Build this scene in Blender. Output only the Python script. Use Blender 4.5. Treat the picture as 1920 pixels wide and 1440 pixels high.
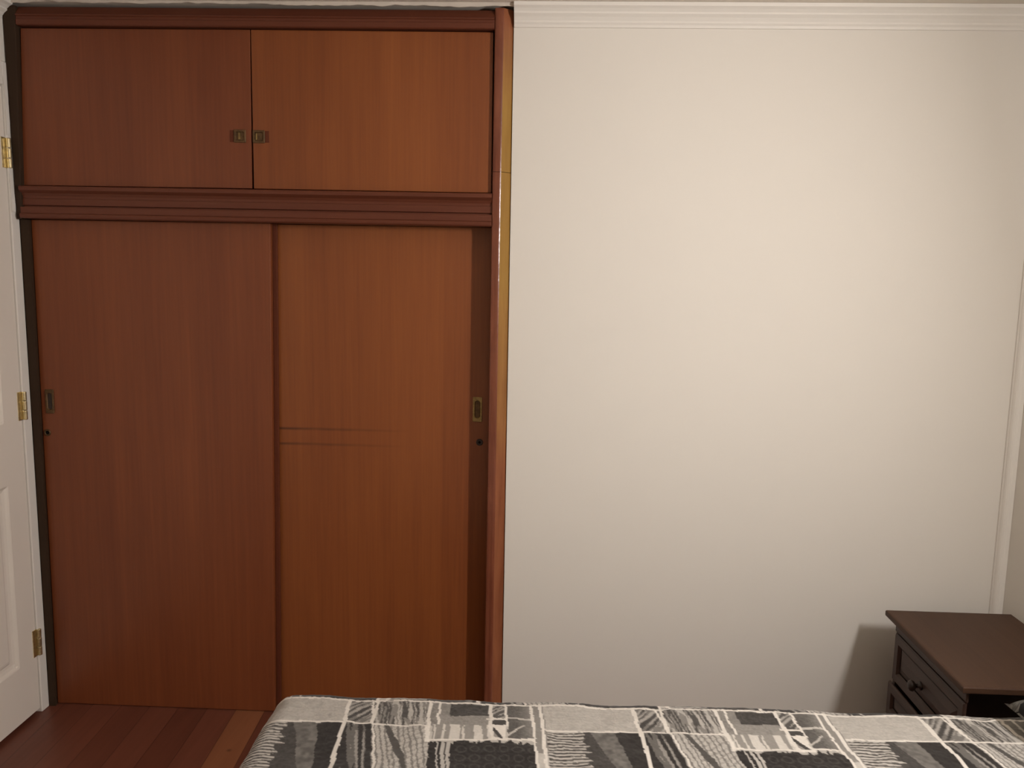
import bpy, bmesh, math, random
import numpy as np
from mathutils import Matrix, Vector, noise

random.seed(4)
np.random.seed(4)
for o in list(bpy.data.objects):
    bpy.data.objects.remove(o)
SC = bpy.context.scene
COL = SC.collection

# ------------------------------------------------------------------ camera
FPX = 1540.0
PITCH, YAW, ROLL = 0.134622, -0.0390248, 0.0182753
F = Vector((math.sin(YAW) * math.cos(PITCH), math.cos(YAW) * math.cos(PITCH), -math.sin(PITCH)))
X0 = Vector((math.cos(YAW), -math.sin(YAW), 0))
U0 = X0.cross(F)
XR = X0 * math.cos(ROLL) + U0 * math.sin(ROLL)
UR = U0 * math.cos(ROLL) - X0 * math.sin(ROLL)
cd = bpy.data.cameras.new('camera')
cam = bpy.data.objects.new('camera', cd)
COL.objects.link(cam)
cd.sensor_fit = 'HORIZONTAL'
cd.sensor_width = 36.0
cd.lens = FPX / 1920 * 36.0
cd.clip_start = 0.05
M = Matrix.Identity(4)
for i in range(3):
    M[i][0], M[i][1], M[i][2] = XR[i], UR[i], -F[i]
M.translation = Vector((1.641, -2.534, 1.475))
cam.matrix_world = M
SC.camera = cam

# ------------------------------------------------------------------ world and exposure
w = bpy.data.worlds.new('world')
SC.world = w
w.use_nodes = True
w.node_tree.nodes['Background'].inputs[0].default_value = (1.0, 0.9, 0.8, 1)
w.node_tree.nodes['Background'].inputs[1].default_value = 0.0
SC.view_settings.view_transform = 'Standard'
SC.view_settings.look = 'None'
SC.view_settings.gamma = 1
SC.view_settings.use_curve_mapping = False
SC.view_settings.exposure = 0.0
LAMP_GLOW = 610.0
LAMP_COLOR = (1.0, 0.945, 0.91)
LAMP_AT = (2.96, -1.64, 1.745)
LAMP_TILT, LAMP_TURN = math.radians(14), math.radians(1)   # down, towards the back wall

# ------------------------------------------------------------------ node helpers
def mat(name, rough=0.6, spec=0.5, metal=0.0, color=(0.5, 0.5, 0.5)):
    m = bpy.data.materials.new(name)
    m.use_nodes = True
    b = m.node_tree.nodes['Principled BSDF']
    b.inputs['Roughness'].default_value = rough
    b.inputs['Specular IOR Level'].default_value = spec
    b.inputs['Metallic'].default_value = metal
    b.inputs['Base Color'].default_value = (*color, 1)
    return m, m.node_tree, b

def node(t, kind, **kw):
    n = t.nodes.new(kind)
    for k, v in kw.items():
        if k in n.inputs.keys() if isinstance(k, str) else False:
            n.inputs[k].default_value = v
        else:
            setattr(n, k, v)
    return n

def coords(t, scale=(1, 1, 1), loc=(0, 0, 0), rot=(0, 0, 0)):
    tc = t.nodes.new('ShaderNodeTexCoord')
    mp = t.nodes.new('ShaderNodeMapping')
    mp.inputs['Scale'].default_value = scale
    mp.inputs['Location'].default_value = loc
    mp.inputs['Rotation'].default_value = rot
    t.links.new(tc.outputs['Object'], mp.inputs['Vector'])
    return mp.outputs['Vector']

def noise_tex(t, vec, scale=1.0, detail=3.0, rough=0.5, dist=0.0):
    n = t.nodes.new('ShaderNodeTexNoise')
    n.inputs['Scale'].default_value = scale
    n.inputs['Detail'].default_value = detail
    n.inputs['Roughness'].default_value = rough
    n.inputs['Distortion'].default_value = dist
    t.links.new(vec, n.inputs['Vector'])
    return n.outputs['Fac']

def ramp(t, fac, stops):
    r = t.nodes.new('ShaderNodeValToRGB')
    e = r.color_ramp.elements
    while len(e) < len(stops):
        e.new(0.5)
    for el, (p, c) in zip(e, stops):
        el.position = p
        el.color = (*c, 1)
    t.links.new(fac, r.inputs['Fac'])
    return r.outputs['Color']

def mixc(t, a, b, fac, mode='MIX'):
    m = t.nodes.new('ShaderNodeMix')
    m.data_type = 'RGBA'
    m.blend_type = mode
    for s, v in ((m.inputs['Factor'], fac), (m.inputs['A'], a), (m.inputs['B'], b)):
        if hasattr(v, 'is_linked') or hasattr(v, 'links'):
            t.links.new(v, s)
        elif isinstance(v, (tuple, list)):
            s.default_value = (*v, 1) if len(v) == 3 else v
        else:
            s.default_value = v
    return m.outputs['Result']

def math_node(t, op, a, b=None, c=None):
    m = t.nodes.new('ShaderNodeMath')
    m.operation = op
    for i, v in enumerate((a, b, c)):
        if v is None:
            continue
        if isinstance(v, (int, float)):
            m.inputs[i].default_value = v
        else:
            t.links.new(v, m.inputs[i])
    return m.outputs[0]

def bump(t, bsdf, h, strength=0.2, dist=0.002):
    b = t.nodes.new('ShaderNodeBump')
    b.inputs['Strength'].default_value = strength
    b.inputs['Distance'].default_value = dist
    t.links.new(h, b.inputs['Height'])
    t.links.new(b.outputs['Normal'], bsdf.inputs['Normal'])

def set_in(t, v, sock):
    t.links.new(v, sock)

# ------------------------------------------------------------------ materials
def paint_mat(name, color, rough=0.75, mottle=0.04, bump_s=0.08):
    m, t, b = mat(name, rough, 0.3)
    v = coords(t)
    big = noise_tex(t, v, 2.2, 4, 0.55)
    lo = tuple(c * (1 - mottle) for c in color)
    hi = tuple(min(1, c * (1 + mottle)) for c in color)
    set_in(t, ramp(t, big, [(0.3, lo), (0.7, hi)]), b.inputs['Base Color'])
    bump(t, b, noise_tex(t, v, 160, 3, 0.6), bump_s, 0.001)
    return m

def wood_mat(name, light, dark, grain='z', rough=0.40, spec=0.5, leaf=0.33, leaf_amt=0.05, contrast=1.0, off=0.0, marks=False):
    """veneer or solid timber: long fibres along one axis, broad tone drift and veneer leaf seams"""
    m, t, b = mat(name, rough, spec)
    s = {'z': (1, 1, 0.028), 'x': (0.028, 1, 1), 'y': (1, 0.028, 1)}[grain]
    fine = noise_tex(t, coords(t, tuple(k * 130 for k in s), (off, off * 2, off)), 1, 3, 0.6)
    mid = noise_tex(t, coords(t, tuple(k * 26 for k in s), (off * 3, off, off)), 1, 4, 0.55, 0.4)
    bs = {'z': (3.2, 3.2, 0.9), 'x': (0.9, 3.2, 3.2), 'y': (3.2, 0.9, 3.2)}[grain]
    broad = noise_tex(t, coords(t, bs, (off, off, off * 2)), 1, 2, 0.5)
    f = math_node(t, 'MULTIPLY', fine, 0.34 * contrast)
    f = math_node(t, 'ADD', f, math_node(t, 'MULTIPLY', mid, 0.42 * contrast))
    f = math_node(t, 'ADD', f, math_node(t, 'MULTIPLY', broad, 0.5))
    f = math_node(t, 'SUBTRACT', f, 0.13 + 0.38 * (contrast - 1))
    if leaf:
        tc = t.nodes.new('ShaderNodeTexCoord')
        sep = t.nodes.new('ShaderNodeSeparateXYZ')
        t.links.new(tc.outputs['Object'], sep.inputs[0])
        ax = sep.outputs[{'z': 0, 'x': 2, 'y': 0}[grain]]
        idx = math_node(t, 'FLOOR', math_node(t, 'DIVIDE', math_node(t, 'ADD', ax, off), leaf))
        wn = t.nodes.new('ShaderNodeTexWhiteNoise')
        wn.noise_dimensions = '1D'
        t.links.new(idx, wn.inputs['W'])
        f = math_node(t, 'ADD', f, math_node(t, 'MULTIPLY', math_node(t, 'SUBTRACT', wn.outputs['Value'], 0.5), leaf_amt * 2))
    c = ramp(t, f, [(0.12, dark), (0.88, light)])
    if marks:
        # two old horizontal scuff lines worn into the veneer (world height, fading to the right)
        tc2 = t.nodes.new('ShaderNodeTexCoord')
        sp = t.nodes.new('ShaderNodeSeparateXYZ')
        t.links.new(tc2.outputs['Object'], sp.inputs[0])
        wob = noise_tex(t, coords(t, (9, 1, 1)), 1, 2)
        tot = None
        for z0, amt in ((0.9625, 0.95), (0.9125, 0.75)):
            zz = math_node(t, 'ADD', sp.outputs[2], math_node(t, 'MULTIPLY', math_node(t, 'SUBTRACT', wob, 0.5), 0.006))
            d = math_node(t, 'ABSOLUTE', math_node(t, 'SUBTRACT', zz, z0))
            k = math_node(t, 'SUBTRACT', 1.0, math_node(t, 'DIVIDE', d, 0.0062))
            k = math_node(t, 'MAXIMUM', k, 0.0)
            fade = math_node(t, 'DIVIDE', math_node(t, 'SUBTRACT', 0.47, sp.outputs[0]), 0.42)
            fade = math_node(t, 'MINIMUM', math_node(t, 'MAXIMUM', fade, 0.0), 1.0)
            fade = math_node(t, 'MULTIPLY', fade, math_node(t, 'MULTIPLY', wob, 1.6))
            k = math_node(t, 'MULTIPLY', math_node(t, 'MULTIPLY', k, fade), amt)
            tot = k if tot is None else math_node(t, 'ADD', tot, k)
        tot = math_node(t, 'MINIMUM', tot, 0.8)
        c = mixc(t, c, (0.045, 0.012, 0.006), tot)
    set_in(t, c, b.inputs['Base Color'])
    bump(t, b, math_node(t, 'ADD', fine, mid), 0.12, 0.0008)
    return m

def metal_mat(name, color, rough=0.35, dirt=0.4):
    m, t, b = mat(name, rough, 0.5, 1.0)
    n = noise_tex(t, coords(t), 90, 4, 0.6)
    set_in(t, ramp(t, n, [(0.3, tuple(c * (1 - dirt) for c in color)), (0.7, color)]), b.inputs['Base Color'])
    return m

M_WALL = paint_mat('wall_paint', (0.77, 0.735, 0.675), 0.8, 0.005)
M_WALLF = paint_mat('front_wall_paint', (0.62, 0.53, 0.42), 0.8, 0.01)
M_CEIL = paint_mat('ceiling_paint', (0.73, 0.67, 0.585), 0.85, 0.03)
M_TRIM = paint_mat('trim_gloss_white', (0.80, 0.765, 0.71), 0.5, 0.015, 0.03)
M_DOOR = paint_mat('door_paint', (0.79, 0.735, 0.66), 0.5, 0.02, 0.05)
M_PLAST = paint_mat('rough_plaster', (0.62, 0.56, 0.49), 0.9, 0.12, 0.4)

WL, WD = (0.270, 0.078, 0.0245), (0.118, 0.0255, 0.0090)
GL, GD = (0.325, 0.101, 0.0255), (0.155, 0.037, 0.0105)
M_VEN_A = wood_mat('mahogany_veneer_upper_left', WL, WD, 'z', off=0.31)
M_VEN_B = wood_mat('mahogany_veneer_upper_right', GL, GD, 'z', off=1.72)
M_VEN_C = wood_mat('mahogany_veneer_sliding_left', WL, WD, 'z', off=3.18, leaf=0.4)
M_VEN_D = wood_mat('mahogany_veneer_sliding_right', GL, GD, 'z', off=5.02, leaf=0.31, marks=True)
M_RAIL = wood_mat('mahogany_moulding', (0.17, 0.052, 0.026), (0.095, 0.024, 0.012), 'x', 0.42, 0.35, leaf=0)
M_DARK = wood_mat('dark_jamb_wood', (0.055, 0.031, 0.016), (0.03, 0.016, 0.009), 'z', 0.65, 0.2, leaf=0)
M_EDGE = wood_mat('dark_red_wood', (0.14, 0.036, 0.014), (0.085, 0.02, 0.009), 'z', 0.6, 0.25, leaf=0)

def stile_mat():
    m, t, b = mat('varnished_stile', 0.24, 0.5)
    fine = noise_tex(t, coords(t, (130, 130, 3)), 1, 3, 0.6)
    mid = noise_tex(t, coords(t, (30, 30, 5)), 1, 4, 0.6, 0.5)
    f = math_node(t, 'ADD', math_node(t, 'MULTIPLY', fine, 0.4), math_node(t, 'MULTIPLY', mid, 0.6))
    red = ramp(t, f, [(0.3, (0.12, 0.032, 0.017)), (0.7, (0.25, 0.08, 0.04))])
    set_in(t, red, b.inputs['Base Color'])
    bump(t, b, math_node(t, 'ADD', mid, noise_tex(t, coords(t, (60, 60, 55)), 1, 2)), 0.35, 0.002)
    return m
def stile_gold():
    m, t, b = mat('gold_red_side', 0.35, 0.4)
    mid = noise_tex(t, coords(t, (40, 40, 4)), 1, 4, 0.6, 0.5)
    patch = noise_tex(t, coords(t, (2, 2, 2.2), (0, 0, 0.4)), 1, 2)
    gold = ramp(t, mid, [(0.3, (0.27, 0.14, 0.028)), (0.7, (0.36, 0.20, 0.045))])
    red = ramp(t, mid, [(0.3, (0.20, 0.062, 0.026)), (0.7, (0.31, 0.11, 0.048))])
    # gold on the upper half, blending to red lower down and near the top
    tc = t.nodes.new('ShaderNodeTexCoord')
    sp = t.nodes.new('ShaderNodeSeparateXYZ')
    t.links.new(tc.outputs['Object'], sp.inputs[0])
    mr = t.nodes.new('ShaderNodeMapRange')
    mr.inputs['From Min'].default_value = 0.85
    mr.inputs['From Max'].default_value = 1.45
    t.links.new(math_node(t, 'ADD', sp.outputs[2], math_node(t, 'MULTIPLY', math_node(t, 'SUBTRACT', patch, 0.5), 0.5)), mr.inputs['Value'])
    mr2 = t.nodes.new('ShaderNodeMapRange')
    mr2.inputs['From Min'].default_value = 2.2
    mr2.inputs['From Max'].default_value = 1.95
    t.links.new(sp.outputs[2], mr2.inputs['Value'])
    k = math_node(t, 'MULTIPLY', mr.outputs[0], mr2.outputs[0])
    set_in(t, mixc(t, red, gold, k), b.inputs['Base Color'])
    return m
M_STILE, M_GOLD = stile_mat(), stile_gold()

M_BRASS = metal_mat('aged_brass', (0.42, 0.30, 0.13), 0.45, 0.45)
M_BRASSDK = metal_mat('tarnished_brass', (0.17, 0.095, 0.04), 0.55, 0.5)
M_BRASSDK.node_tree.nodes['Principled BSDF'].inputs['Metallic'].default_value = 0.5
M_HINGE = metal_mat('bright_brass', (0.82, 0.70, 0.42), 0.38, 0.35)
M_BLACK, _, _ = mat('keyhole_black', 0.8, 0.1, 0, (0.006, 0.005, 0.004))
M_NS_TOP = wood_mat('nightstand_top_wood', (0.088, 0.045, 0.026), (0.045, 0.022, 0.013), 'y', 0.5, 0.22, leaf=0, contrast=1.2)
M_NS = wood_mat('nightstand_dark_wood', (0.075, 0.042, 0.030), (0.042, 0.023, 0.018), 'y', 0.45, 0.4, leaf=0)
M_NS_KNOB, _, _ = mat('dark_knob', 0.4, 0.5, 0, (0.03, 0.017, 0.013))
M_WHITECLOTH = paint_mat('mattress_ticking', (0.6, 0.58, 0.54), 0.9, 0.05, 0.3)
M_STEEL = metal_mat('satin_nickel', (0.6, 0.58, 0.54), 0.35, 0.2)

def floor_mat():
    m, t, b = mat('reddish_floorboards', 0.42, 0.45)
    tc = t.nodes.new('ShaderNodeTexCoord')
    sp = t.nodes.new('ShaderNodeSeparateXYZ')
    t.links.new(tc.outputs['Object'], sp.inputs[0])
    # boards run nearly along y, a few degrees off square
    xs = math_node(t, 'ADD', sp.outputs[0], math_node(t, 'MULTIPLY', sp.outputs[1], 0.05))
    q = math_node(t, 'DIVIDE', math_node(t, 'SUBTRACT', xs, 0.633 - 0.098 * 20), 0.098)
    idx = math_node(t, 'FLOOR', q)
    fr = math_node(t, 'FRACT', q)
    wn = t.nodes.new('ShaderNodeTexWhiteNoise')
    wn.noise_dimensions = '1D'
    t.links.new(idx, wn.inputs['W'])
    fine = noise_tex(t, coords(t, (90, 3.0, 90)), 1, 3, 0.6)
    mid = noise_tex(t, coords(t, (22, 1.6, 20)), 1, 4, 0.6, 0.6)
    f = math_node(t, 'ADD', math_node(t, 'MULTIPLY', fine, 0.3), math_node(t, 'MULTIPLY', mid, 0.4))
    f = math_node(t, 'ADD', f, math_node(t, 'ADD', math_node(t, 'MULTIPLY', wn.outputs['Value'], 0.26), 0.08))
    base = ramp(t, f, [(0.25, (0.095, 0.027, 0.015)), (0.85, (0.18, 0.058, 0.034))])
    pale = ramp(t, mid, [(0.3, (0.20, 0.072, 0.032)), (0.7, (0.26, 0.10, 0.046))])
    is20 = t.nodes.new('ShaderNodeMath'); is20.operation = 'COMPARE'
    t.links.new(idx, is20.inputs[0]); is20.inputs[1].default_value = 20; is20.inputs[2].default_value = 0.1
    c = mixc(t, base, pale, is20.outputs[0])
    d = math_node(t, 'MINIMUM', fr, math_node(t, 'SUBTRACT', 1.0, fr))
    seam = math_node(t, 'MAXIMUM', math_node(t, 'SUBTRACT', 1.0, math_node(t, 'DIVIDE', d, 0.018)), 0.0)
    c = mixc(t, c, (0.03, 0.009, 0.005), math_node(t, 'MULTIPLY', seam, 0.75))
    # one small knot on the pale board
    kd = t.nodes.new('ShaderNodeVectorMath'); kd.operation = 'DISTANCE'
    t.links.new(tc.outputs['Object'], kd.inputs[0]); kd.inputs[1].default_value = (0.698, -0.213, 0.0)
    kk = math_node(t, 'MAXIMUM', math_node(t, 'SUBTRACT', 1.0, math_node(t, 'DIVIDE', kd.outputs['Value'], 0.011)), 0.0)
    c = mixc(t, c, (0.06, 0.02, 0.01), math_node(t, 'MULTIPLY', kk, 0.9))
    set_in(t, c, b.inputs['Base Color'])
    bump(t, b, math_node(t, 'SUBTRACT', fine, math_node(t, 'MULTIPLY', seam, 3.0)), 0.15, 0.001)
    return m
M_FLOOR = floor_mat()

# ------------------------------------------------------------------ mesh helpers
def new_obj(name, bm, m, parent=None, smooth=False, bevel=0.0, seg=2, loc=None):
    me = bpy.data.meshes.new(name)
    bmesh.ops.recalc_face_normals(bm, faces=bm.faces)
    bm.to_mesh(me)
    bm.free()
    for mm in (m if isinstance(m, (list, tuple)) else [m]):
        me.materials.append(mm)
    if smooth:
        for p in me.polygons:
            p.use_smooth = True
    o = bpy.data.objects.new(name, me)
    COL.objects.link(o)
    if parent is not None:
        o.parent = parent
        p = parent
        off = Vector((0, 0, 0))
        while p is not None:
            off += p.location
            p = p.parent
        for v in me.vertices:
            v.co -= off
    if bevel:
        md = o.modifiers.new('bevel', 'BEVEL')
        md.width = bevel
        md.segments = seg
        md.limit_method = 'ANGLE'
        md.angle_limit = math.radians(40)
    return o

def empty(name, loc=(0, 0, 0)):
    o = bpy.data.objects.new(name, None)
    o.location = loc
    COL.objects.link(o)
    return o

def tag(o, label=None, cat=None, group=None, kind=None):
    if label: o['label'] = label
    if cat: o['category'] = cat
    if group: o['group'] = group
    if kind: o['kind'] = kind
    return o

def box(bm, x0, x1, y0, y1, z0, z1):
    vs = [bm.verts.new(p) for p in ((x0, y0, z0), (x1, y0, z0), (x1, y1, z0), (x0, y1, z0),
                                    (x0, y0, z1), (x1, y0, z1), (x1, y1, z1), (x0, y1, z1))]
    for f in ((0, 3, 2, 1), (4, 5, 6, 7), (0, 1, 5, 4), (1, 2, 6, 5), (2, 3, 7, 6), (3, 0, 4, 7)):
        bm.faces.new([vs[i] for i in f])
    return bm

def B(*a):
    return box(bmesh.new(), *a)

def skew_box(bm, xb0, xb1, xt0, xt1, y0, y1, z0b, z1, z0r=None, z1r=None):
    """upright board whose sides lean: xb* at the bottom, xt* at the top; z0r/z1r lift or drop the right side"""
    z0r = z0b if z0r is None else z0r
    z1r = z1 if z1r is None else z1r
    P = [(xb0, z0b), (xb1, z0r), (xt1, z1r), (xt0, z1)]
    a = [bm.verts.new((x, y0, z)) for x, z in P]
    b = [bm.verts.new((x, y1, z)) for x, z in P]
    bm.faces.new(a); bm.faces.new(b[::-1])
    for i in range(4):
        bm.faces.new((a[i], b[i], b[(i + 1) % 4], a[(i + 1) % 4]))
    return bm

def extrude_profile(bm, pts0, pts1, mats=None):
    """closed outline at both ends joined by strips"""
    a = [bm.verts.new(p) for p in pts0]
    b = [bm.verts.new(p) for p in pts1]
    n = len(a)
    for i in range(n):
        f = bm.faces.new((a[i], a[(i + 1) % n], b[(i + 1) % n], b[i]))
        if mats: f.material_index = mats[i]
    bm.faces.new(a[::-1]); bm.faces.new(b)
    return bm

def lathe(bm, prof, center, axis, n=24):
    """prof: (radius, distance along axis)"""
    ax = Vector(axis).normalized()
    t = Vector((0, 0, 1)) if abs(ax.z) < 0.9 else Vector((1, 0, 0))
    e1 = ax.cross(t).normalized(); e2 = ax.cross(e1)
    rings = []
    for r, d in prof:
        if r < 1e-6:
            rings.append([bm.verts.new(Vector(center) + ax * d)])
        else:
            rings.append([bm.verts.new(Vector(center) + ax * d + (e1 * math.cos(2 * math.pi * k / n) + e2 * math.sin(2 * math.pi * k / n)) * r) for k in range(n)])
    for A, C in zip(rings, rings[1:]):
        for k in range(n):
            if len(A) == 1 and len(C) == 1: continue
            if len(A) == 1: bm.faces.new((A[0], C[k], C[(k + 1) % n]))
            elif len(C) == 1: bm.faces.new((A[k], C[0], A[(k + 1) % n]))
            else: bm.faces.new((A[k], C[k], C[(k + 1) % n], A[(k + 1) % n]))
    return bm

def rrect(cx, cz, w_, h_, r, n=8):
    pts = []
    for (sx, sz, a0) in ((1, 1, 0), (-1, 1, 90), (-1, -1, 180), (1, -1, 270)):
        for k in range(n):
            a = math.radians(a0 + 90 * k / (n - 1))
            pts.append((cx + sx * (w_ / 2 - r) + r * math.cos(a), cz + sz * (h_ / 2 - r) + r * math.sin(a)))
    return pts

def skin_loops(bm, loops, cap_last=True, cap_first=False):
    rs = [[bm.verts.new(p) for p in L] for L in loops]
    n = len(rs[0])
    for A, C in zip(rs, rs[1:]):
        for k in range(n):
            bm.faces.new((A[k], A[(k + 1) % n], C[(k + 1) % n], C[k]))
    if cap_last: bm.faces.new(rs[-1])
    if cap_first: bm.faces.new(rs[0][::-1])
    return bm

# ------------------------------------------------------------------ the room
W, CEIL, FRONT = 3.09, 2.25, -3.3
tag(new_obj('floor', B(-0.15, W + 0.1, FRONT - 0.1, 0.75, -0.06, 0.0), M_FLOOR), kind='structure')
tag(new_obj('ceiling', B(-0.15, W + 0.1, FRONT - 0.1, 0.75, CEIL, CEIL + 0.08), M_CEIL), kind='structure')
tag(new_obj('wall_back', B(1.5285, W + 0.1, 0.0, 0.12, 0.0, CEIL), M_WALL), kind='structure')
tag(new_obj('wall_right', B(W, W + 0.1, FRONT - 0.1, -0.0, 0.0, CEIL), M_WALL), kind='structure')
tag(new_obj('wall_front', B(-0.15, W, FRONT - 0.1, FRONT, 0.0, CEIL), M_WALLF), kind='structure')
bm = bmesh.new()
box(bm, -0.15, -0.0012, -0.92, 0.0, 2.0755, CEIL)
box(bm, -0.15, -0.012, FRONT, -0.92, 0.0, CEIL)
tag(new_obj('wall_left', bm, M_WALL), kind='structure')

# white door in the left wall, hinged beside the wardrobe
def door_leaf():
    y0, y1, z0, z1 = -0.795, -0.043, 0.016, 2.0
    panels = []
    for (ya, yb) in ((-0.375, -0.130), (-0.708, -0.463)):
        panels += [(ya, yb, 0.198, 0.795), (ya, yb, 0.988, 1.62), (ya, yb, 1.70, 1.90)]
    prof = [(0.0, 0.0), (0.004, -0.002), (0.010, -0.0075), (0.020, -0.0105), (0.030, -0.0105), (0.036, -0.006), (0.044, -0.004)]
    def depth(y, z):
        for ya, yb, za, zb in panels:
            d = min(y - ya, yb - y, z - za, zb - z)
            if d > 0:
                for (d0, h0), (d1, h1) in zip(prof, prof[1:]):
                    if d <= d1:
                        return h0 + (h1 - h0) * (d - d0) / (d1 - d0)
                return prof[-1][1]
        return 0.0
    ys, zs = {y0, y1}, {z0, z1}
    for ya, yb, za, zb in panels:
        for d, _ in prof:
            ys |= {ya + d, yb - d}; zs |= {za + d, zb - d}
    ys, zs = sorted(ys), sorted(zs)
    bm = bmesh.new()
    XF = -0.004
    G = [[bm.verts.new((XF + depth(y, z), y, z)) for z in zs] for y in ys]
    for i in range(len(ys) - 1):
        for j in range(len(zs) - 1):
            bm.faces.new((G[i][j], G[i + 1][j], G[i + 1][j + 1], G[i][j + 1]))
    # back and edges
    bk = [bm.verts.new((-0.044, y, z)) for y, z in ((y0, z0), (y1, z0), (y1, z1), (y0, z1))]
    bm.faces.new(bk)
    bm.faces.new([G[i][0] for i in range(len(ys))] + [bk[1], bk[0]])
    bm.faces.new([G[-1][j] for j in range(len(zs))] + [bk[2], bk[1]])
    bm.faces.new([G[i][-1] for i in range(len(ys) - 1, -1, -1)] + [bk[3], bk[2]])
    bm.faces.new([G[0][j] for j in range(len(zs) - 1, -1, -1)] + [bk[0], bk[3]])
    return bm
door = tag(new_obj('door_1', door_leaf(), M_DOOR), 'white panelled door in the left wall beside the wardrobe', None, None, 'structure')
for zc in (1.807, 1.031, 0.244):
    bm = bmesh.new()
    zb, zt = zc - 0.045, zc + 0.045
    for k in range(3):
        a = zb + 0.09 * k / 3 + 0.0008; c = zb + 0.09 * (k + 1) / 3 - 0.0008
        lathe(bm, [(0, a), (0.006, a), (0.0066, a + 0.002), (0.0066, c - 0.002), (0.006, c), (0, c)], (0.004, -0.036, 0), (0, 0, 1), 14)
    box(bm, -0.004, -0.0015, -0.060, -0.036, zb, zt)
    box(bm, -0.006, 0.0008, -0.036, -0.026, zb, zt)
    h = new_obj('hinge', bm, M_HINGE, door, smooth=False)
    h['label'] = 'brass butt hinge'
# knob on the far (near-camera) side of the door
k = new_obj('door_knob', lathe(bmesh.new(), [(0, 0.0), (0.026, 0.0), (0.026, 0.006), (0.011, 0.01), (0.011, 0.035), (0.024, 0.042), (0.027, 0.055), (0.02, 0.066), (0, 0.068)], (-0.004, -0.735, 1.0), (1, 0, 0)), M_HINGE, door, smooth=True)

# door casing: jamb strip beside the wardrobe, head and far jamb
bm = bmesh.new()
box(bm, -0.06, 0.0015, -0.040, -0.001, 0.0, 2.075)
tag(new_obj('trim_1', bm, M_TRIM, bevel=0.003), 'white door jamb strip beside the wardrobe', None, None, 'structure')
bm = bmesh.new()
box(bm, -0.06, 0.0015, -0.92, -0.0405, 2.006, 2.075)
box(bm, -0.06, 0.0015, -0.92, -0.800, 0.0, 2.0055)
tag(new_obj('trim_2', bm, M_TRIM, bevel=0.003), 'white door casing over the door', None, None, 'structure')

# ceiling mouldings (stepped cove)
CP = [(0.0, 2.190), (0.006, 2.190), (0.008, 2.197), (0.013, 2.202), (0.013, 2.207), (0.020, 2.216), (0.029, 2.223), (0.029, 2.228), (0.037, 2.235), (0.046, 2.240), (0.048, 2.2495), (0.0, 2.2495)]
bm = extrude_profile(bmesh.new(), [(1.5295, -d, z) for d, z in CP], [(W, -d, z) for d, z in CP])
tag(new_obj('trim_3', bm, M_TRIM), 'white ceiling moulding on the back wall', None, None, 'structure')
bm = extrude_profile(bmesh.new(), [(W - d, -0.048, z) for d, z in CP], [(W - d, FRONT, z) for d, z in CP])
tag(new_obj('trim_4', bm, M_TRIM), 'white ceiling moulding on the right wall', None, None, 'structure')
bm = extrude_profile(bmesh.new(), [(-0.012 + d, -0.0235, z) for d, z in CP], [(-0.012 + d, FRONT, z) for d, z in CP])
tag(new_obj('trim_5', bm, M_TRIM), 'white ceiling moulding above the door', None, None, 'structure')
# quarter round bead in the right corner
pts = [(W, 0.0)] + [(W - 0.026 * math.cos(a), -0.026 * math.sin(a)) for a in [math.radians(x) for x in range(0, 91, 10)]]
pts = [(W, -0.0005), (W - 0.030, -0.0005), (W - 0.030, -0.006)] + [(W - 0.010 - 0.018 * math.cos(math.radians(a)), -0.006 - 0.018 * math.sin(math.radians(a))) for a in range(10, 91, 16)] + [(W - 0.0005, -0.024)]
bm = extrude_profile(bmesh.new(), [(x, y, 0.0) for x, y in pts], [(x, y, 2.19) for x, y in pts])
tag(new_obj('trim_6', bm, M_TRIM), 'white corner bead in the right corner', None, None, 'structure')

# ragged plaster line where the ceiling meets the top of the wardrobe
bm = bmesh.new()
n = 240
front, under, backr = [], [], []
for i in range(n + 1):
    x = 0.03 + (1.529 - 0.03) * i / n
    dz = 0.004 + 0.008 * (x / 1.527) + 0.006 * (noise.noise((x * 9, 1.3, 0)) + 0.6 * noise.noise((x * 31, 4.1, 0)))
    dz = max(0.001, dz)
    yv = -0.031 + 0.002 * noise.noise((x * 20, 7, 0))
    front.append(bm.verts.new((x, yv - 0.004, CEIL - 0.0004)))
    under.append(bm.verts.new((x, yv, CEIL - dz)))
    backr.append(bm.verts.new((x, -0.0285, CEIL - dz - 0.0006)))
for i in range(n):
    bm.faces.new((front[i], front[i + 1], under[i + 1], under[i]))
    bm.faces.new((under[i], under[i + 1], backr[i + 1], backr[i]))
    bm.faces.new((front[i + 1], front[i], backr[i], backr[i + 1]))
tag(new_obj('trim_7', bm, M_PLAST), 'ragged plaster edge above the wardrobe', None, None, 'structure')

# filler smears left between the door casing and the wardrobe
def smear(name, pts, label):
    bm = bmesh.new()
    L = []
    for (xa, xb, z) in pts:
        L.append(((xa, -0.0245, z), (xb, -0.0245, z), (xb, -0.0395, z), (xa, -0.0395, z)))
    rings = [[bm.verts.new(p) for p in r] for r in L]
    for A, C in zip(rings, rings[1:]):
        for k in range(4):
            bm.faces.new((A[k], A[(k + 1) % 4], C[(k + 1) % 4], C[k]))
    bm.faces.new(rings[0]); bm.faces.new(rings[-1][::-1])
    return tag(new_obj(name, bm, M_TRIM), label, None, None, 'structure')
smear('trim_8', [(0.0017, 0.0060, 1.632), (0.0017, 0.0068, 1.65), (0.0017, 0.0050, 1.69), (0.0017, 0.0042, 1.73), (0.0017, 0.0026, 1.75)], 'white filler smear left of the wardrobe rail')
smear('trim_9', [(0.0017, 0.0030, 1.86), (0.0017, 0.0048, 1.90), (0.0017, 0.0036, 1.95), (0.0017, 0.0044, 1.98), (0.0017, 0.0022, 2.03)], 'white filler smear above the top hinge')

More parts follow.
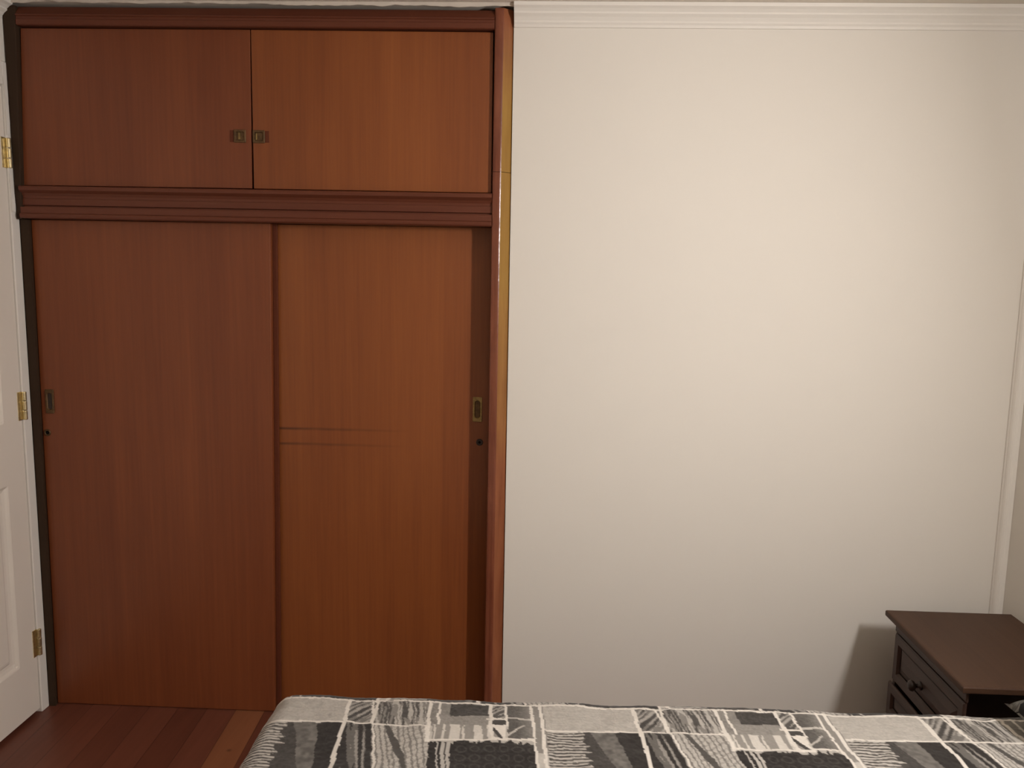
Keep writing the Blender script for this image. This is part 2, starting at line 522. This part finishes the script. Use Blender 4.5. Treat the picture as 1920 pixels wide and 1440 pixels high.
# ------------------------------------------------------------------ built-in wardrobe
ward = tag(empty('wardrobe', (0.76, 0.0, 0.0)), 'built-in reddish brown wooden wardrobe filling the left of the back wall', 'wardrobe')
# carcass
bm = bmesh.new()
box(bm, 0.002, 0.022, 0.072, 0.62, 0.0, 2.235)
box(bm, 1.508, 1.527, 0.125, 0.62, 0.0, 2.235)
box(bm, 0.022, 1.508, 0.60, 0.62, 0.0, 2.235)
box(bm, 0.022, 1.508, 0.125, 0.60, 2.215, 2.235)
box(bm, 0.022, 1.508, 0.10, 0.60, 1.66, 1.68)
new_obj('carcass', bm, M_DARK, ward)
# left upright: face stile above, set-back jamb below
new_obj('left_stile', skew_box(bmesh.new(), 0.0065, 0.0215, 0.0, 0.040, -0.0225, 0.05, 1.6115, 2.2385), M_DARK, ward, bevel=0.002)
bm = skew_box(bmesh.new(), 0.0016, 0.0215, 0.0022, 0.0290, -0.0008, 0.0115, 0.0, 1.6110)
skew_box(bm, 0.0015, 0.0065, 0.0075, 0.0120, 0.0115, 0.0700, 0.0, 1.6110)
j = new_obj('left_jamb', bm, M_DARK, ward)
# right upright in two lengths butted together above the rail
SP = [(1.4735, 0.07), (1.4735, -0.0185), (1.4755, -0.0215), (1.4790, -0.0225), (1.4915, -0.0225), (1.4965, -0.0219), (1.4995, -0.0205), (1.5015, -0.0185), (1.5275, 0.0055), (1.5275, 0.07)]
ms = [0, 0, 0, 0, 0, 0, 1, 1, 1, 0]
lean = lambda z: -0.004 * (1 - z / 2.2)
for za, zb in ((0.0, 1.7725), (1.7737, 2.2385)):
    bm = extrude_profile(bmesh.new(), [(x + (lean(za) if x < 1.51 else 0), y, za) for x, y in SP], [(x + (lean(zb) if x < 1.51 else 0), y, zb) for x, y in SP], ms)
    o = new_obj('right_stile', bm, [M_STILE, M_GOLD], ward)
# knot chipped out low on the right upright
# top rail (cornice): lower fillet, then a face leaning back to the ceiling
TR = [(0.04, 2.1825), (-0.020, 2.1825), (-0.0235, 2.185), (-0.0235, 2.199), (-0.0215, 2.2005), (-0.0215, 2.2075), (-0.0255, 2.2095), (-0.0255, 2.2125), (-0.0230, 2.2140), (-0.0060, 2.2385), (0.04, 2.2385)]
bm = extrude_profile(bmesh.new(), [(0.0405, y, z) for y, z in TR], [(1.4730, y, z - 0.003) for y, z in TR])
new_obj('top_rail', bm, M_RAIL, ward)
# middle rail with cove and rounded lower lip
MR = [(0.03, 1.7115), (-0.026, 1.7115), (-0.0295, 1.7095), (-0.0305, 1.7055), (-0.0295, 1.6985), (-0.0265, 1.6960), (-0.0185, 1.6900), (-0.0130, 1.6820), (-0.0115, 1.6745),
      (-0.0140, 1.6735), (-0.0140, 1.6545), (-0.0080, 1.6520), (-0.0080, 1.6490), (-0.0240, 1.6480), (-0.0250, 1.6460), (-0.0250, 1.6300), (-0.0270, 1.6290), (-0.0310, 1.6265), (-0.0322, 1.6215), (-0.0310, 1.6165), (-0.0270, 1.6135), (0.03, 1.6135)]
bm = extrude_profile(bmesh.new(), [(0.0215, y, z + 0.001) for y, z in MR], [(1.4725, y, z - 0.002) for y, z in MR])
new_obj('middle_rail', bm, M_RAIL, ward)

def recess_pull(name, parent, cx, cz, yf, wd, ht, iw, ih, m_plate, m_floor, inner_round=True, thick=0.0035):
    """flush pull: plate with rounded edge around a sunk cup"""
    o1 = rrect(cx, cz, wd, ht, 0.003)
    o2 = rrect(cx, cz, wd - 0.002, ht - 0.002, 0.002)
    ir = min(iw, ih) / 2 - 1e-4 if inner_round else 0.003
    i1 = rrect(cx, cz, iw, ih, ir)
    i2 = rrect(cx, cz, iw - 0.004, ih - 0.004, ir - 0.002)
    L = [[(x, yf - 0.0002, z) for x, z in o1], [(x, yf - thick + 0.0008, z) for x, z in o1], [(x, yf - thick, z) for x, z in o2], [(x, yf - thick, z) for x, z in i1], [(x, yf - 0.0006, z) for x, z in i2]]
    p = new_obj(name, skin_loops(bmesh.new(), L, False), m_plate, parent)
    bm = bmesh.new()
    c = new_obj('cup', skin_loops(bmesh.new(), [[(x, yf - 0.0003, z) for x, z in i2], [(x, yf - 0.0007, z) for x, z in rrect(cx, cz, iw - 0.006, ih - 0.006, max(0.001, ir - 0.003))]], True), m_floor, p)
    return p

# upper hinged doors
dU = -0.004
ul = new_obj('cupboard_door', skew_box(bmesh.new(), 0.0225, 0.7365, 0.0415, 0.7418, dU, 0.016, 1.7155, 2.1780), M_VEN_A, ward, bevel=0.0012)
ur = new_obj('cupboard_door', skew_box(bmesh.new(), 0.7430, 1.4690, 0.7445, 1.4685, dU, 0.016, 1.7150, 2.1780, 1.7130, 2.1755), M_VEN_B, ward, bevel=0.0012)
for (par, cx, cz, side) in ((ul, 0.704, 1.870, -1), (ur, 0.762, 1.869, 1)):
    p = recess_pull('recessed_pull', par, cx, cz, dU, 0.037, 0.038, 0.026, 0.027, M_BRASSDK, M_BRASSDK, False)
    # side tab where an older, wider plate shows
    t = new_obj('side_tab', B(*(sorted((cx + side * 0.0195, cx + side * 0.031))), dU - 0.0012, dU - 0.0001, cz - 0.017, cz + 0.017), M_EDGE, p, bevel=0.0005)
    g = new_obj('finger_grip', B(cx - 0.009 if side > 0 else cx - 0.004, cx - 0.004 if side > 0 else cx + 0.002, dU - 0.0048, dU - 0.0006, cz - 0.010, cz + 0.010), M_BRASS, p, bevel=0.001)

# sliding doors
dL, dR = 0.0165, 0.0520
sl = new_obj('sliding_door', skew_box(bmesh.new(), 0.0195, 0.7640, 0.0265, 0.7840, dL, dL + 0.028, 0.002, 1.6128), M_VEN_C, ward, bevel=0.0015)
eb = new_obj('dark_strip', skew_box(bmesh.new(), 0.7645, 0.7790, 0.7845, 0.7985, dL + 0.019, dL + 0.030, 0.002, 1.6128), M_EDGE, sl, bevel=0.001)  # narrow dark strip along this door's right edge
eb['label'] = 'dark strip beside the left sliding door'
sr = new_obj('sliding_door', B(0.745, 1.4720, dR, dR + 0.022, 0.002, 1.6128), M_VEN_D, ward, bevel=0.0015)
recess_pull('flush_pull', sl, 0.0535, 1.038, dL, 0.028, 0.078, 0.0175, 0.056, M_BRASSDK, M_NS_KNOB, True)  # dark cup floors stand in for the shade of deeper recesses
recess_pull('flush_pull', sr, 1.4310, 1.040, dR, 0.030, 0.080, 0.0185, 0.058, M_BRASS, M_BRASSDK, True)
lk = new_obj('lock', lathe(bmesh.new(), [(0.0, 0.0008), (0.006, 0.0008), (0.0072, 0.003), (0.0100, 0.003), (0.0112, 0.0016), (0.0115, 0.0001)], (0.0395, dL, 0.935), (0, -1, 0), 24), M_BRASSDK, sl)
new_obj('keyhole', lathe(bmesh.new(), [(0.0068, 0.0009), (0.0, 0.0012)], (0.0405, dL, 0.935), (0, -1, 0), 20), M_BLACK, lk)
lk = new_obj('lock', lathe(bmesh.new(), [(0.0, 0.0022), (0.0065, 0.0022), (0.0075, 0.0030), (0.0095, 0.0030), (0.0110, 0.0016), (0.0113, 0.0001)], (1.4390, dR, 0.933), (0, -1, 0), 24), M_NS_KNOB, sr)
new_obj('keyhole', lathe(bmesh.new(), [(0.0042, 0.0024), (0.0, 0.0026)], (1.4390, dR, 0.933), (0, -1, 0), 20), M_BLACK, lk)

# ------------------------------------------------------------------ nightstand
ns = tag(empty('nightstand', (2.875, -0.357, 0.0)), 'dark wooden nightstand with drawers in the right corner beyond the bed', 'nightstand')
nx0, nx1, ny0, ny1, nz = 2.709, 3.045, -0.570, -0.150, 0.468
bm = bmesh.new()
# table top with moulded edge
def ring(x0, x1, y0, y1, z):
    return [(x0, y0, z), (x1, y0, z), (x1, y1, z), (x0, y1, z)]
T = (2.687, 3.056, -0.592, -0.125)
loops = []
for ins, z in ((0.022, 0.4660), (0.020, 0.4685), (0.004, 0.4692), (0.0005, 0.4715), (0.0, 0.4750), (0.0, 0.4845), (0.0015, 0.4872), (0.004, 0.4886), (0.008, 0.4890)):
    loops.append(ring(T[0] + ins, T[1] - ins * 0.3, T[2] + ins, T[3] - ins, z))
new_obj('top', skin_loops(bm, loops, True, True), M_NS_TOP, ns, bevel=0.0)
bm = bmesh.new()
box(bm, nx0 + 0.022, nx1, ny0 + 0.105, ny0 + 0.121, 0.05, nz - 0.002)      # near side panel set well back under the top, far side, back, bottom
box(bm, nx1 - 0.035, nx1, ny0, ny0 + 0.035, 0.05, nz - 0.002)
box(bm, nx0 + 0.004, nx1, ny1 - 0.018, ny1, 0.05, nz - 0.002)
box(bm, nx1 - 0.012, nx1, ny0 + 0.035, ny1 - 0.018, 0.05, nz - 0.002)
box(bm, nx0 + 0.022, nx1 - 0.036, ny0 + 0.0, ny1 - 0.018, 0.05, 0.061)
new_obj('body', bm, M_NS, ns, bevel=0.003)
new_obj('top_rail', B(nx0, nx0 + 0.007, ny0, ny1, 0.434, nz - 0.002), M_NS, ns, bevel=0.004)
new_obj('plinth', B(nx0 - 0.012, nx1, ny0 - 0.010, ny1 + 0.008, 0.0, 0.05), M_NS, ns, bevel=0.006)
def drawer(z0, z1, x):
    y0, y1 = ny0 + 0.006, ny1 - 0.006
    L = []
    for ins, dx in ((0.0, 0.008), (0.0, 0.004), (0.004, 0.0), (0.026, 0.0), (0.032, 0.008), (0.036, 0.008), (0.058, 0.0005), (0.062, 0.0)):
        a = ins; c = min(ins, (z1 - z0) / 2 - 0.006)
        L.append([(x + dx, y0 + a, z0 + c), (x + dx, y1 - a, z0 + c), (x + dx, y1 - a, z1 - c), (x + dx, y0 + a, z1 - c)])
    d = new_obj('drawer', skin_loops(bmesh.new(), L, True, True), M_NS, ns)
    zc = (z0 + z1) / 2
    yk = (y0 + y1) / 2 + 0.022
    new_obj('knob', lathe(bmesh.new(), [(0.0, 0.0005), (0.012, 0.0005), (0.012, 0.003), (0.006, 0.005), (0.0055, 0.014), (0.012, 0.018), (0.0155, 0.024), (0.0135, 0.031), (0.006, 0.0345), (0, 0.035)], (x, yk, zc), (-1, 0, 0), 20), M_NS_KNOB, d, smooth=True)
drawer(0.285, 0.430, nx0 - 0.002)
drawer(0.175, 0.279, nx0 - 0.012)
drawer(0.062, 0.169, nx0 - 0.012)

# ------------------------------------------------------------------ bed frame of reference: a along the bed from its foot, v from its far edge
TH = math.radians(0.8)
def bedpt(a, v, z):
    return (1.02 + a * math.cos(TH) + v * math.sin(TH), -0.757 + a * math.sin(TH) - v * math.cos(TH), z)
BED_L, BED_W, BED_Z = 1.975, 1.40, 0.49
bed = tag(empty('bed', bedpt(0.98, 0.7, 0)), 'double bed standing with its head against the right wall', 'bed')
def bed_box(a0, a1, v0, v1, z0, z1):
    bm = bmesh.new()
    lo = [bm.verts.new(bedpt(a, v, z0)) for a, v in ((a0, v0), (a1, v0), (a1, v1), (a0, v1))]
    hi = [bm.verts.new(bedpt(a, v, z1)) for a, v in ((a0, v0), (a1, v0), (a1, v1), (a0, v1))]
    bm.faces.new(lo); bm.faces.new(hi)
    for k in range(4):
        bm.faces.new((lo[k], lo[(k + 1) % 4], hi[(k + 1) % 4], hi[k]))
    return bm
new_obj('mattress', bed_box(0.085, 2.03, 0.085, 1.335, 0.27, 0.462), M_WHITECLOTH, bed, bevel=0.03, seg=4)
new_obj('base', bed_box(0.09, 2.03, 0.09, 1.33, 0.10, 0.27), M_NS, bed, bevel=0.01)
for a in (0.13, 1.90):
    for v in (0.13, 1.29):
        new_obj('leg', bed_box(a, a + 0.05, v - 0.025, v + 0.025, 0.0, 0.10), M_NS, bed, bevel=0.004)

# ------------------------------------------------------------------ patchwork bedspread
G_DARK, G_CHAR, G_MID, G_GREY, G_LIGHT, G_CREAM, G_WHITE = 0.020, 0.050, 0.125, 0.215, 0.41, 0.47, 0.68
PER, VPER = 0.648, 0.42
def vnoise(x, y, seed):
    """smooth value noise on arrays"""
    rs = np.random.RandomState(seed)
    tab = rs.rand(256, 256)
    xi, yi = np.floor(x).astype(int), np.floor(y).astype(int)
    fx, fy = x - xi, y - yi
    fx, fy = fx * fx * (3 - 2 * fx), fy * fy * (3 - 2 * fy)
    g = lambda i, j: tab[i % 256, j % 256]
    return (g(xi, yi) * (1 - fx) + g(xi + 1, yi) * fx) * (1 - fy) + (g(xi, yi + 1) * (1 - fx) + g(xi + 1, yi + 1) * fx) * fy
def weave_pattern(a, v):
    """grey level of the printed patchwork at cloth coordinates (metres)"""
    a0, v0 = a, v
    a = a + 0.005 * (vnoise(a * 40, v * 40, 1) - 0.5) + 0.002 * (vnoise(a * 130, v * 130, 2) - 0.5)
    v = v + 0.006 * (vnoise(a * 28 + 9, v * 28, 3) - 0.5) + 0.002 * (vnoise(a * 150, v * 150, 4) - 0.5)
    row = np.floor((v - 0.006) / VPER)
    v = v - 0.006 - row * VPER + 0.006
    s = np.mod(a + 0.008 + 0.27 * row - 0.06 * (v - 0.1), PER)
    g = np.full(a.shape, G_CREAM)
    fine = vnoise(a0 * 330, v0 * 330, 5)
    # strokes running across (v direction), leaning
    def strokes(freq, lean, seed, stretch=22):
        return vnoise((s + lean * v) * freq, v * stretch, seed)
    def put(mask, val):
        g[mask] = (val if np.isscalar(val) else val[mask])
    A = v < 0.11
    # --- upper row
    plain = A & (s < 0.205)
    put(plain, G_LIGHT + 0.07 * (vnoise(a0 * 60, v0 * 400, 6) - 0.5) + 0.05 * (fine - 0.5))
    st = strokes(210, 0.75, 7, 16)
    put(A & (s >= 0.205) & (s < 0.268), np.where(st > 0.62, G_LIGHT * 0.8, np.where(st > 0.36, G_GREY * 0.8, G_CHAR)))
    st = strokes(300, -0.10, 8, 18)
    put(A & (s >= 0.268) & (s < 0.39), np.where(st > 0.66, G_LIGHT, np.where(st > 0.36, G_GREY, G_CHAR * 1.4)))
    put(A & (s >= 0.39) & (s < 0.414), G_GREY + 0.08 * (fine - 0.5))
    blk = A & (s >= 0.414) & (s < 0.53)
    put(blk, G_GREY + 0.05 * (fine - 0.5))
    put(blk & (s > 0.438) & (v < 0.066) & (v > 0.016), G_CHAR + 0.03 * (fine - 0.5))
    put(blk & (v >= 0.066), G_GREY * 1.15 + 0.05 * (fine - 0.5))
    # --- bars under the dark block, running past the row line
    bars = (v >= 0.104) & (v < 0.160) & (s >= 0.40) & (s < 0.53)
    st = vnoise((s + 0.0 * v) * 190, v * 6, 9)
    put(bars, np.where(st > 0.60, G_WHITE * 0.85, G_GREY * 1.25))
    # --- hatch, dark chip and pale wedge
    cell = (s >= 0.53) & (s < 0.562) & (v < 0.162)
    st = strokes(170, 1.0, 10)
    put(cell & (v < 0.078), np.where(st > 0.55, G_LIGHT * 0.8, G_CHAR * 1.5))
    put(cell & (v >= 0.084) & (v < 0.104), G_CHAR)
    put(cell & (v >= 0.104), np.where((s - 0.532) * 2.0 > (v - 0.104), G_WHITE, np.where(strokes(260, -0.4, 11) > 0.5, G_CHAR, G_LIGHT * 0.7)))
    # --- shaded leaf block
    leaf = (s >= 0.566) & (s < 0.618) & (v < 0.154)
    put(leaf, G_MID * 0.75 + 0.16 * np.clip((s - 0.575) / 0.05, 0, 1) ** 2 + 0.05 * (fine - 0.5))
    put(leaf & (np.abs(v - 0.074) < 0.004), G_CREAM)
    put(leaf & (np.abs((s - 0.566) - 0.9 * (0.154 - v) + 0.012) < 0.003) & (v > 0.10), G_CREAM)
    put((s >= 0.618) & (v < 0.2), G_GREY * 1.1)
    # --- lower row
    Lw = v >= 0.11
    st = 0.5 + 0.5 * np.sin((v + 0.005 * vnoise(s * 30, v * 40, 12)) * 2 * math.pi / 0.0105) * (0.5 + 0.7 * vnoise(s * 18, v * 60, 22))
    ends = 0.083 + 0.02 * (vnoise(s * 3, v * 120, 13) - 0.5)
    put(Lw & (s < ends), np.where(st > 0.56, G_CREAM, np.where(st > 0.36, G_GREY * 0.9, G_CHAR * 1.3)))
    sh = s - 0.14 * (v - 0.12)
    put(Lw & (s >= ends) & (sh < 0.150), G_GREY * 0.62 + 0.10 * (vnoise(a0 * 120, v0 * 120, 14) - 0.5))
    put(Lw & (s >= ends) & (sh < 0.098 + 0.12 * (v - 0.11)), G_CHAR * 1.05 + 0.02 * (fine - 0.5))
    put(Lw & (sh >= 0.150) & (sh < 0.2), G_DARK * 1.15 + 0.012 * (fine - 0.5))
    b2 = Lw & (sh >= 0.2) & (sh < 0.272)
    st = strokes(150, -0.14, 15, 5)
    put(b2, np.where(st > 0.66, G_GREY * 1.3, np.where(st > 0.56, G_MID, G_DARK * 1.3)))
    b3 = Lw & (sh >= 0.272) & (s < 0.396)
    jit = 0.006 * vnoise(s * 60, v * 14, 16)
    st = np.sin((sh + jit) * 2 * math.pi / 0.0125)
    st2 = np.sin((s * 0.7 + v * 0.9 + jit) * 2 * math.pi / 0.017)
    put(b3, np.where(st > 0.55, G_GREY * 0.9, np.where((st2 > 0.78) & (sh > 0.30), G_GREY * 1.3, G_CREAM * 0.92 + 0.08 * (fine - 0.5))))
    wedge = b3 & (np.abs(sh - 0.303 - 0.20 * (v - 0.11)) < 0.009 - 0.05 * np.abs(v - 0.19))
    put(wedge, G_MID * 0.6)
    C = (v >= 0.166) & (s >= 0.396) & (s < 0.53) | (v >= 0.160) & (s >= 0.53) & (s < 0.566) | (v >= 0.156) & (s >= 0.566) & (s < 0.622)
    put(C, G_DARK + 0.012 * (fine - 0.5))
    # faint rings printed on the dark cloth
    cx = np.mod(s, 0.03) - 0.015; cy = np.mod(v, 0.03) - 0.015
    rr = np.hypot(cx, cy)
    put(C & (np.abs(rr - 0.010) < 0.0018) & (s > 0.45), G_CHAR * 0.9)
    st = strokes(170, -0.05, 18, 4)
    put(C & (s < 0.448) & (st > 0.56), G_CREAM * 0.9)
    fringe = (v >= 0.158) & (v < 0.158 + 0.018 * vnoise(s * 210, v * 0 + 3, 19)) & (s >= 0.396) & (s < 0.62)
    put(fringe, G_LIGHT)
    # --- pale woven outlines
    def line(dist, half, ok, val=G_WHITE):
        put(ok & (np.abs(dist) < half), val)
    allv = v < 2
    line(v - 0.011, 0.0030, allv)
    line(v - 0.110, 0.0028, (s < 0.396))
    for sc, hw, vm in ((0.206, 0.0045, 9), (0.269, 0.0038, 0.11), (0.272 + 0.14 * (v - 0.12), 0.0025, 9), (0.392, 0.0042, 0.17), (0.414, 0.0028, 0.104), (0.530, 0.0042, 0.165), (0.564, 0.0030, 0.11), (0.6215, 0.0030, 9), (0.6415, 0.0038, 9)):
        line(s - sc, hw, v < vm)
    line(v - 0.080, 0.0030, (s > 0.52) & (s < 0.566))
    line(v - 0.160, 0.0045, (s > 0.526) & (s < 0.566))
    line(v - 0.155, 0.0030, (s > 0.562) & (s < 0.62))
    line(v - 0.161, 0.0030, (s > 0.392) & (s < 0.53))
    g = g * (0.92 + 0.16 * fine)
    return np.clip(g, 0.015, 0.8)

def comforter():
    aa = np.concatenate([np.arange(-0.30, -0.06, 0.012), np.arange(-0.06, 1.74, 0.0028), np.arange(1.74, 2.02, 0.012)])
    vv = np.concatenate([np.arange(-0.30, -0.055, 0.012), np.arange(-0.055, 0.345, 0.0028), np.arange(0.345, 1.75, 0.02)])
    A, V = np.meshgrid(aa, vv, indexing='ij')
    FA, FV, NV, R = 0.062, 0.012, BED_W - 0.04, 0.052
    ea = np.maximum(0, FA - A)
    ev = np.where(V < FV, FV - V, np.where(V > NV, V - NV, 0))
    sg = np.where(V < FV, -1.0, 1.0)
    r = np.hypot(ea, ev)
    ua, uv = np.where(r > 0, ea / np.maximum(r, 1e-9), 0), np.where(r > 0, ev / np.maximum(r, 1e-9), 0)
    arc = R * math.pi / 2
    ang = np.minimum(r, arc) / R
    out = R * np.sin(ang) + np.maximum(0, r - arc) * 0.04
    drop = R * (1 - np.cos(ang)) + np.maximum(0, r - arc)
    pa = np.where(ea > 0, FA, A) - out * ua
    pv = np.where(ev > 0, np.where(V < FV, FV, NV), V) + sg * out * uv
    z = BED_Z - drop
    puff = 0.007 * (vnoise(A * 9, V * 9, 31) - 0.5) + 0.0035 * (vnoise(A * 30, V * 30, 32) - 0.5) + 0.0012 * (vnoise(A * 140, V * 140, 33) - 0.5)
    z = z + puff * (r < arc * 0.9)
    # loose folds where the sides hang
    hang = np.clip((r - arc) / 0.1, 0, 1)
    fold = 0.012 * np.sin(A * 34 + 2 * vnoise(A * 5, V * 5, 34)) * hang
    fold2 = 0.012 * np.sin(V * 30 + 2 * vnoise(A * 5, V * 5, 35)) * hang
    pv = pv + np.where(ev > 0, sg * fold * uv, 0)
    pa = pa - np.where(ea > 0, fold2 * ua, 0)
    z = np.maximum(z, 0.16)
    ct, st = math.cos(TH), math.sin(TH)
    P = np.stack([1.02 + pa * ct + pv * st, -0.757 + pa * st - pv * ct, z], -1).reshape(-1, 3)
    na, nv = len(aa), len(vv)
    idx = np.arange(na * nv).reshape(na, nv)
    quads = np.stack([idx[:-1, :-1], idx[:-1, 1:], idx[1:, 1:], idx[1:, :-1]], -1).reshape(-1, 4)
    me = bpy.data.meshes.new('comforter')
    me.vertices.add(len(P)); me.vertices.foreach_set('co', P.ravel().astype(np.float32))
    me.loops.add(quads.size); me.loops.foreach_set('vertex_index', quads.ravel().astype(np.int32))
    me.polygons.add(len(quads)); me.polygons.foreach_set('loop_start', np.arange(0, quads.size, 4).astype(np.int32))
    me.update(calc_edges=True)
    me.polygons.foreach_set('use_smooth', np.ones(len(quads), bool))
    g = weave_pattern(A.ravel(), V.ravel())
    # dark cloth is near black with a brownish cast, pale thread is cream
    col = np.stack([g * 1.035 + 0.002, g * 0.985, g * 0.90, np.ones_like(g)], -1).astype(np.float32)
    at = me.color_attributes.new('print', 'FLOAT_COLOR', 'POINT')
    at.data.foreach_set('color', col.ravel())
    m, t, b = mat('patchwork_print_cotton', 0.9, 0.15)
    an = t.nodes.new('ShaderNodeAttribute'); an.attribute_name = 'print'
    set_in(t, an.outputs['Color'], b.inputs['Base Color'])
    b.inputs['Sheen Weight'].default_value = 0.15
    bump(t, b, noise_tex(t, coords(t), 700, 2, 0.6), 0.3, 0.0008)
    me.materials.append(m)
    o = bpy.data.objects.new('bedspread', me)
    COL.objects.link(o)
    return o
spread = tag(comforter(), 'grey black and cream patchwork print bedspread draped over the bed', 'bedspread')

# ------------------------------------------------------------------ pillow at the head of the bed
def pillow_mat():
    m, t, b = mat('pillow_patch_print', 0.9, 0.15)
    v = coords(t, (1, 1, 1))
    vo = t.nodes.new('ShaderNodeTexVoronoi')
    vo.distance = 'CHEBYCHEV'
    vo.inputs['Scale'].default_value = 24
    vo.inputs['Randomness'].default_value = 0.8
    t.links.new(v, vo.inputs['Vector'])
    sp = t.nodes.new('ShaderNodeSeparateColor')
    t.links.new(vo.outputs['Color'], sp.inputs[0])
    st = noise_tex(t, coords(t, (90, 300, 60)), 1, 2)
    f = math_node(t, 'ADD', math_node(t, 'MULTIPLY', sp.outputs[0], 0.8), math_node(t, 'MULTIPLY', st, 0.25))
    set_in(t, ramp(t, f, [(0.42, (0.022, 0.021, 0.020)), (0.6, (0.12, 0.115, 0.105)), (0.82, (0.34, 0.33, 0.30))]), b.inputs['Base Color'])
    return m
def pillow():
    bm = bmesh.new()
    nu, nv_ = 44, 30
    LX, LY, H = 0.64, 0.345, 0.085   # long side across the bed
    top, bot = [], []
    for i in range(nu + 1):
        rt, rb = [], []
        for j in range(nv_ + 1):
            u, q = i / nu * 2 - 1, j / nv_ * 2 - 1
            pin = 1 - 0.07 * (1 - abs(u) ** 2) * abs(q) ** 6
            pin2 = 1 - 0.07 * (1 - abs(q) ** 2) * abs(u) ** 6
            h = H * max(0.0, (1 - abs(u) ** 3.2)) ** 0.55 * max(0.0, (1 - abs(q) ** 3.2)) ** 0.55
            wr = 0.006 * noise.noise((u * 4, q * 3, 2.0)) * (h / H)
            x = q * LY / 2 * pin; y = u * LX / 2 * pin2
            rt.append(bm.verts.new((x, y, h + wr)))
            rb.append(bm.verts.new((x, y, -h * 0.45)) if 0 < i < nu and 0 < j < nv_ else rt[-1])
        top.append(rt); bot.append(rb)
    for i in range(nu):
        for j in range(nv_):
            bm.faces.new((top[i][j], top[i + 1][j], top[i + 1][j + 1], top[i][j + 1]))
            q4 = (bot[i][j + 1], bot[i + 1][j + 1], bot[i + 1][j], bot[i][j])
            if len(set(q4)) == 4 and not all(v_ in (top[i][j], top[i + 1][j], top[i + 1][j + 1], top[i][j + 1]) for v_ in q4):
                bm.faces.new(q4)
    return bm
pil = new_obj('pillow', pillow(), pillow_mat(), smooth=True)
c = bedpt(1.845, 0.340, 0.0)
pil.location = (c[0], c[1], 0.541)
pil.rotation_euler = (0, math.radians(-2), TH)
tag(pil, 'dark patterned pillow at the head of the bed by the nightstand', 'pillow')

# ------------------------------------------------------------------ wall lamp above the bed head (just out of frame, the light of the room)
lx, ly, lz = LAMP_AT
lamp = tag(empty('wall_lamp', (W, ly, lz)), 'wall lamp with an opal glass front above the bed head', 'lamp')
new_obj('back_plate', B(W - 0.014, W - 0.0002, ly - 0.05, ly + 0.05, lz - 0.09, lz + 0.09), M_STEEL, lamp, bevel=0.004)
new_obj('arm', B(lx + 0.048, W - 0.014, ly - 0.012, ly + 0.012, lz - 0.012, lz + 0.012), M_STEEL, lamp, bevel=0.003)
def aim(bm):
    R = Matrix.Translation((lx, ly, lz)) @ Matrix.Rotation(-LAMP_TURN, 4, 'Z') @ Matrix.Rotation(-LAMP_TILT, 4, 'Y') @ Matrix.Translation((-lx, -ly, -lz))
    bmesh.ops.transform(bm, matrix=R, verts=bm.verts)
    return bm
new_obj('housing', aim(skin_loops(bmesh.new(), [[(lx + d, ly + y, lz + z) for y, z in rrect(0, 0, w_, h_, 0.015)] for d, w_, h_ in ((0.016, 0.062, 0.282), (0.016, 0.072, 0.292), (0.036, 0.072, 0.292), (0.048, 0.056, 0.276))], True)), M_STEEL, lamp)
mo, to, bo = mat('lit_opal_glass', 0.4, 0.5, 0, (0.9, 0.86, 0.8))
bo.inputs['Emission Color'].default_value = (*LAMP_COLOR, 1)
bo.inputs['Emission Strength'].default_value = LAMP_GLOW
new_obj('glass_shade', aim(B(lx + 0.004, lx + 0.0155, ly - 0.030, ly + 0.030, lz - 0.140, lz + 0.140)), mo, lamp)
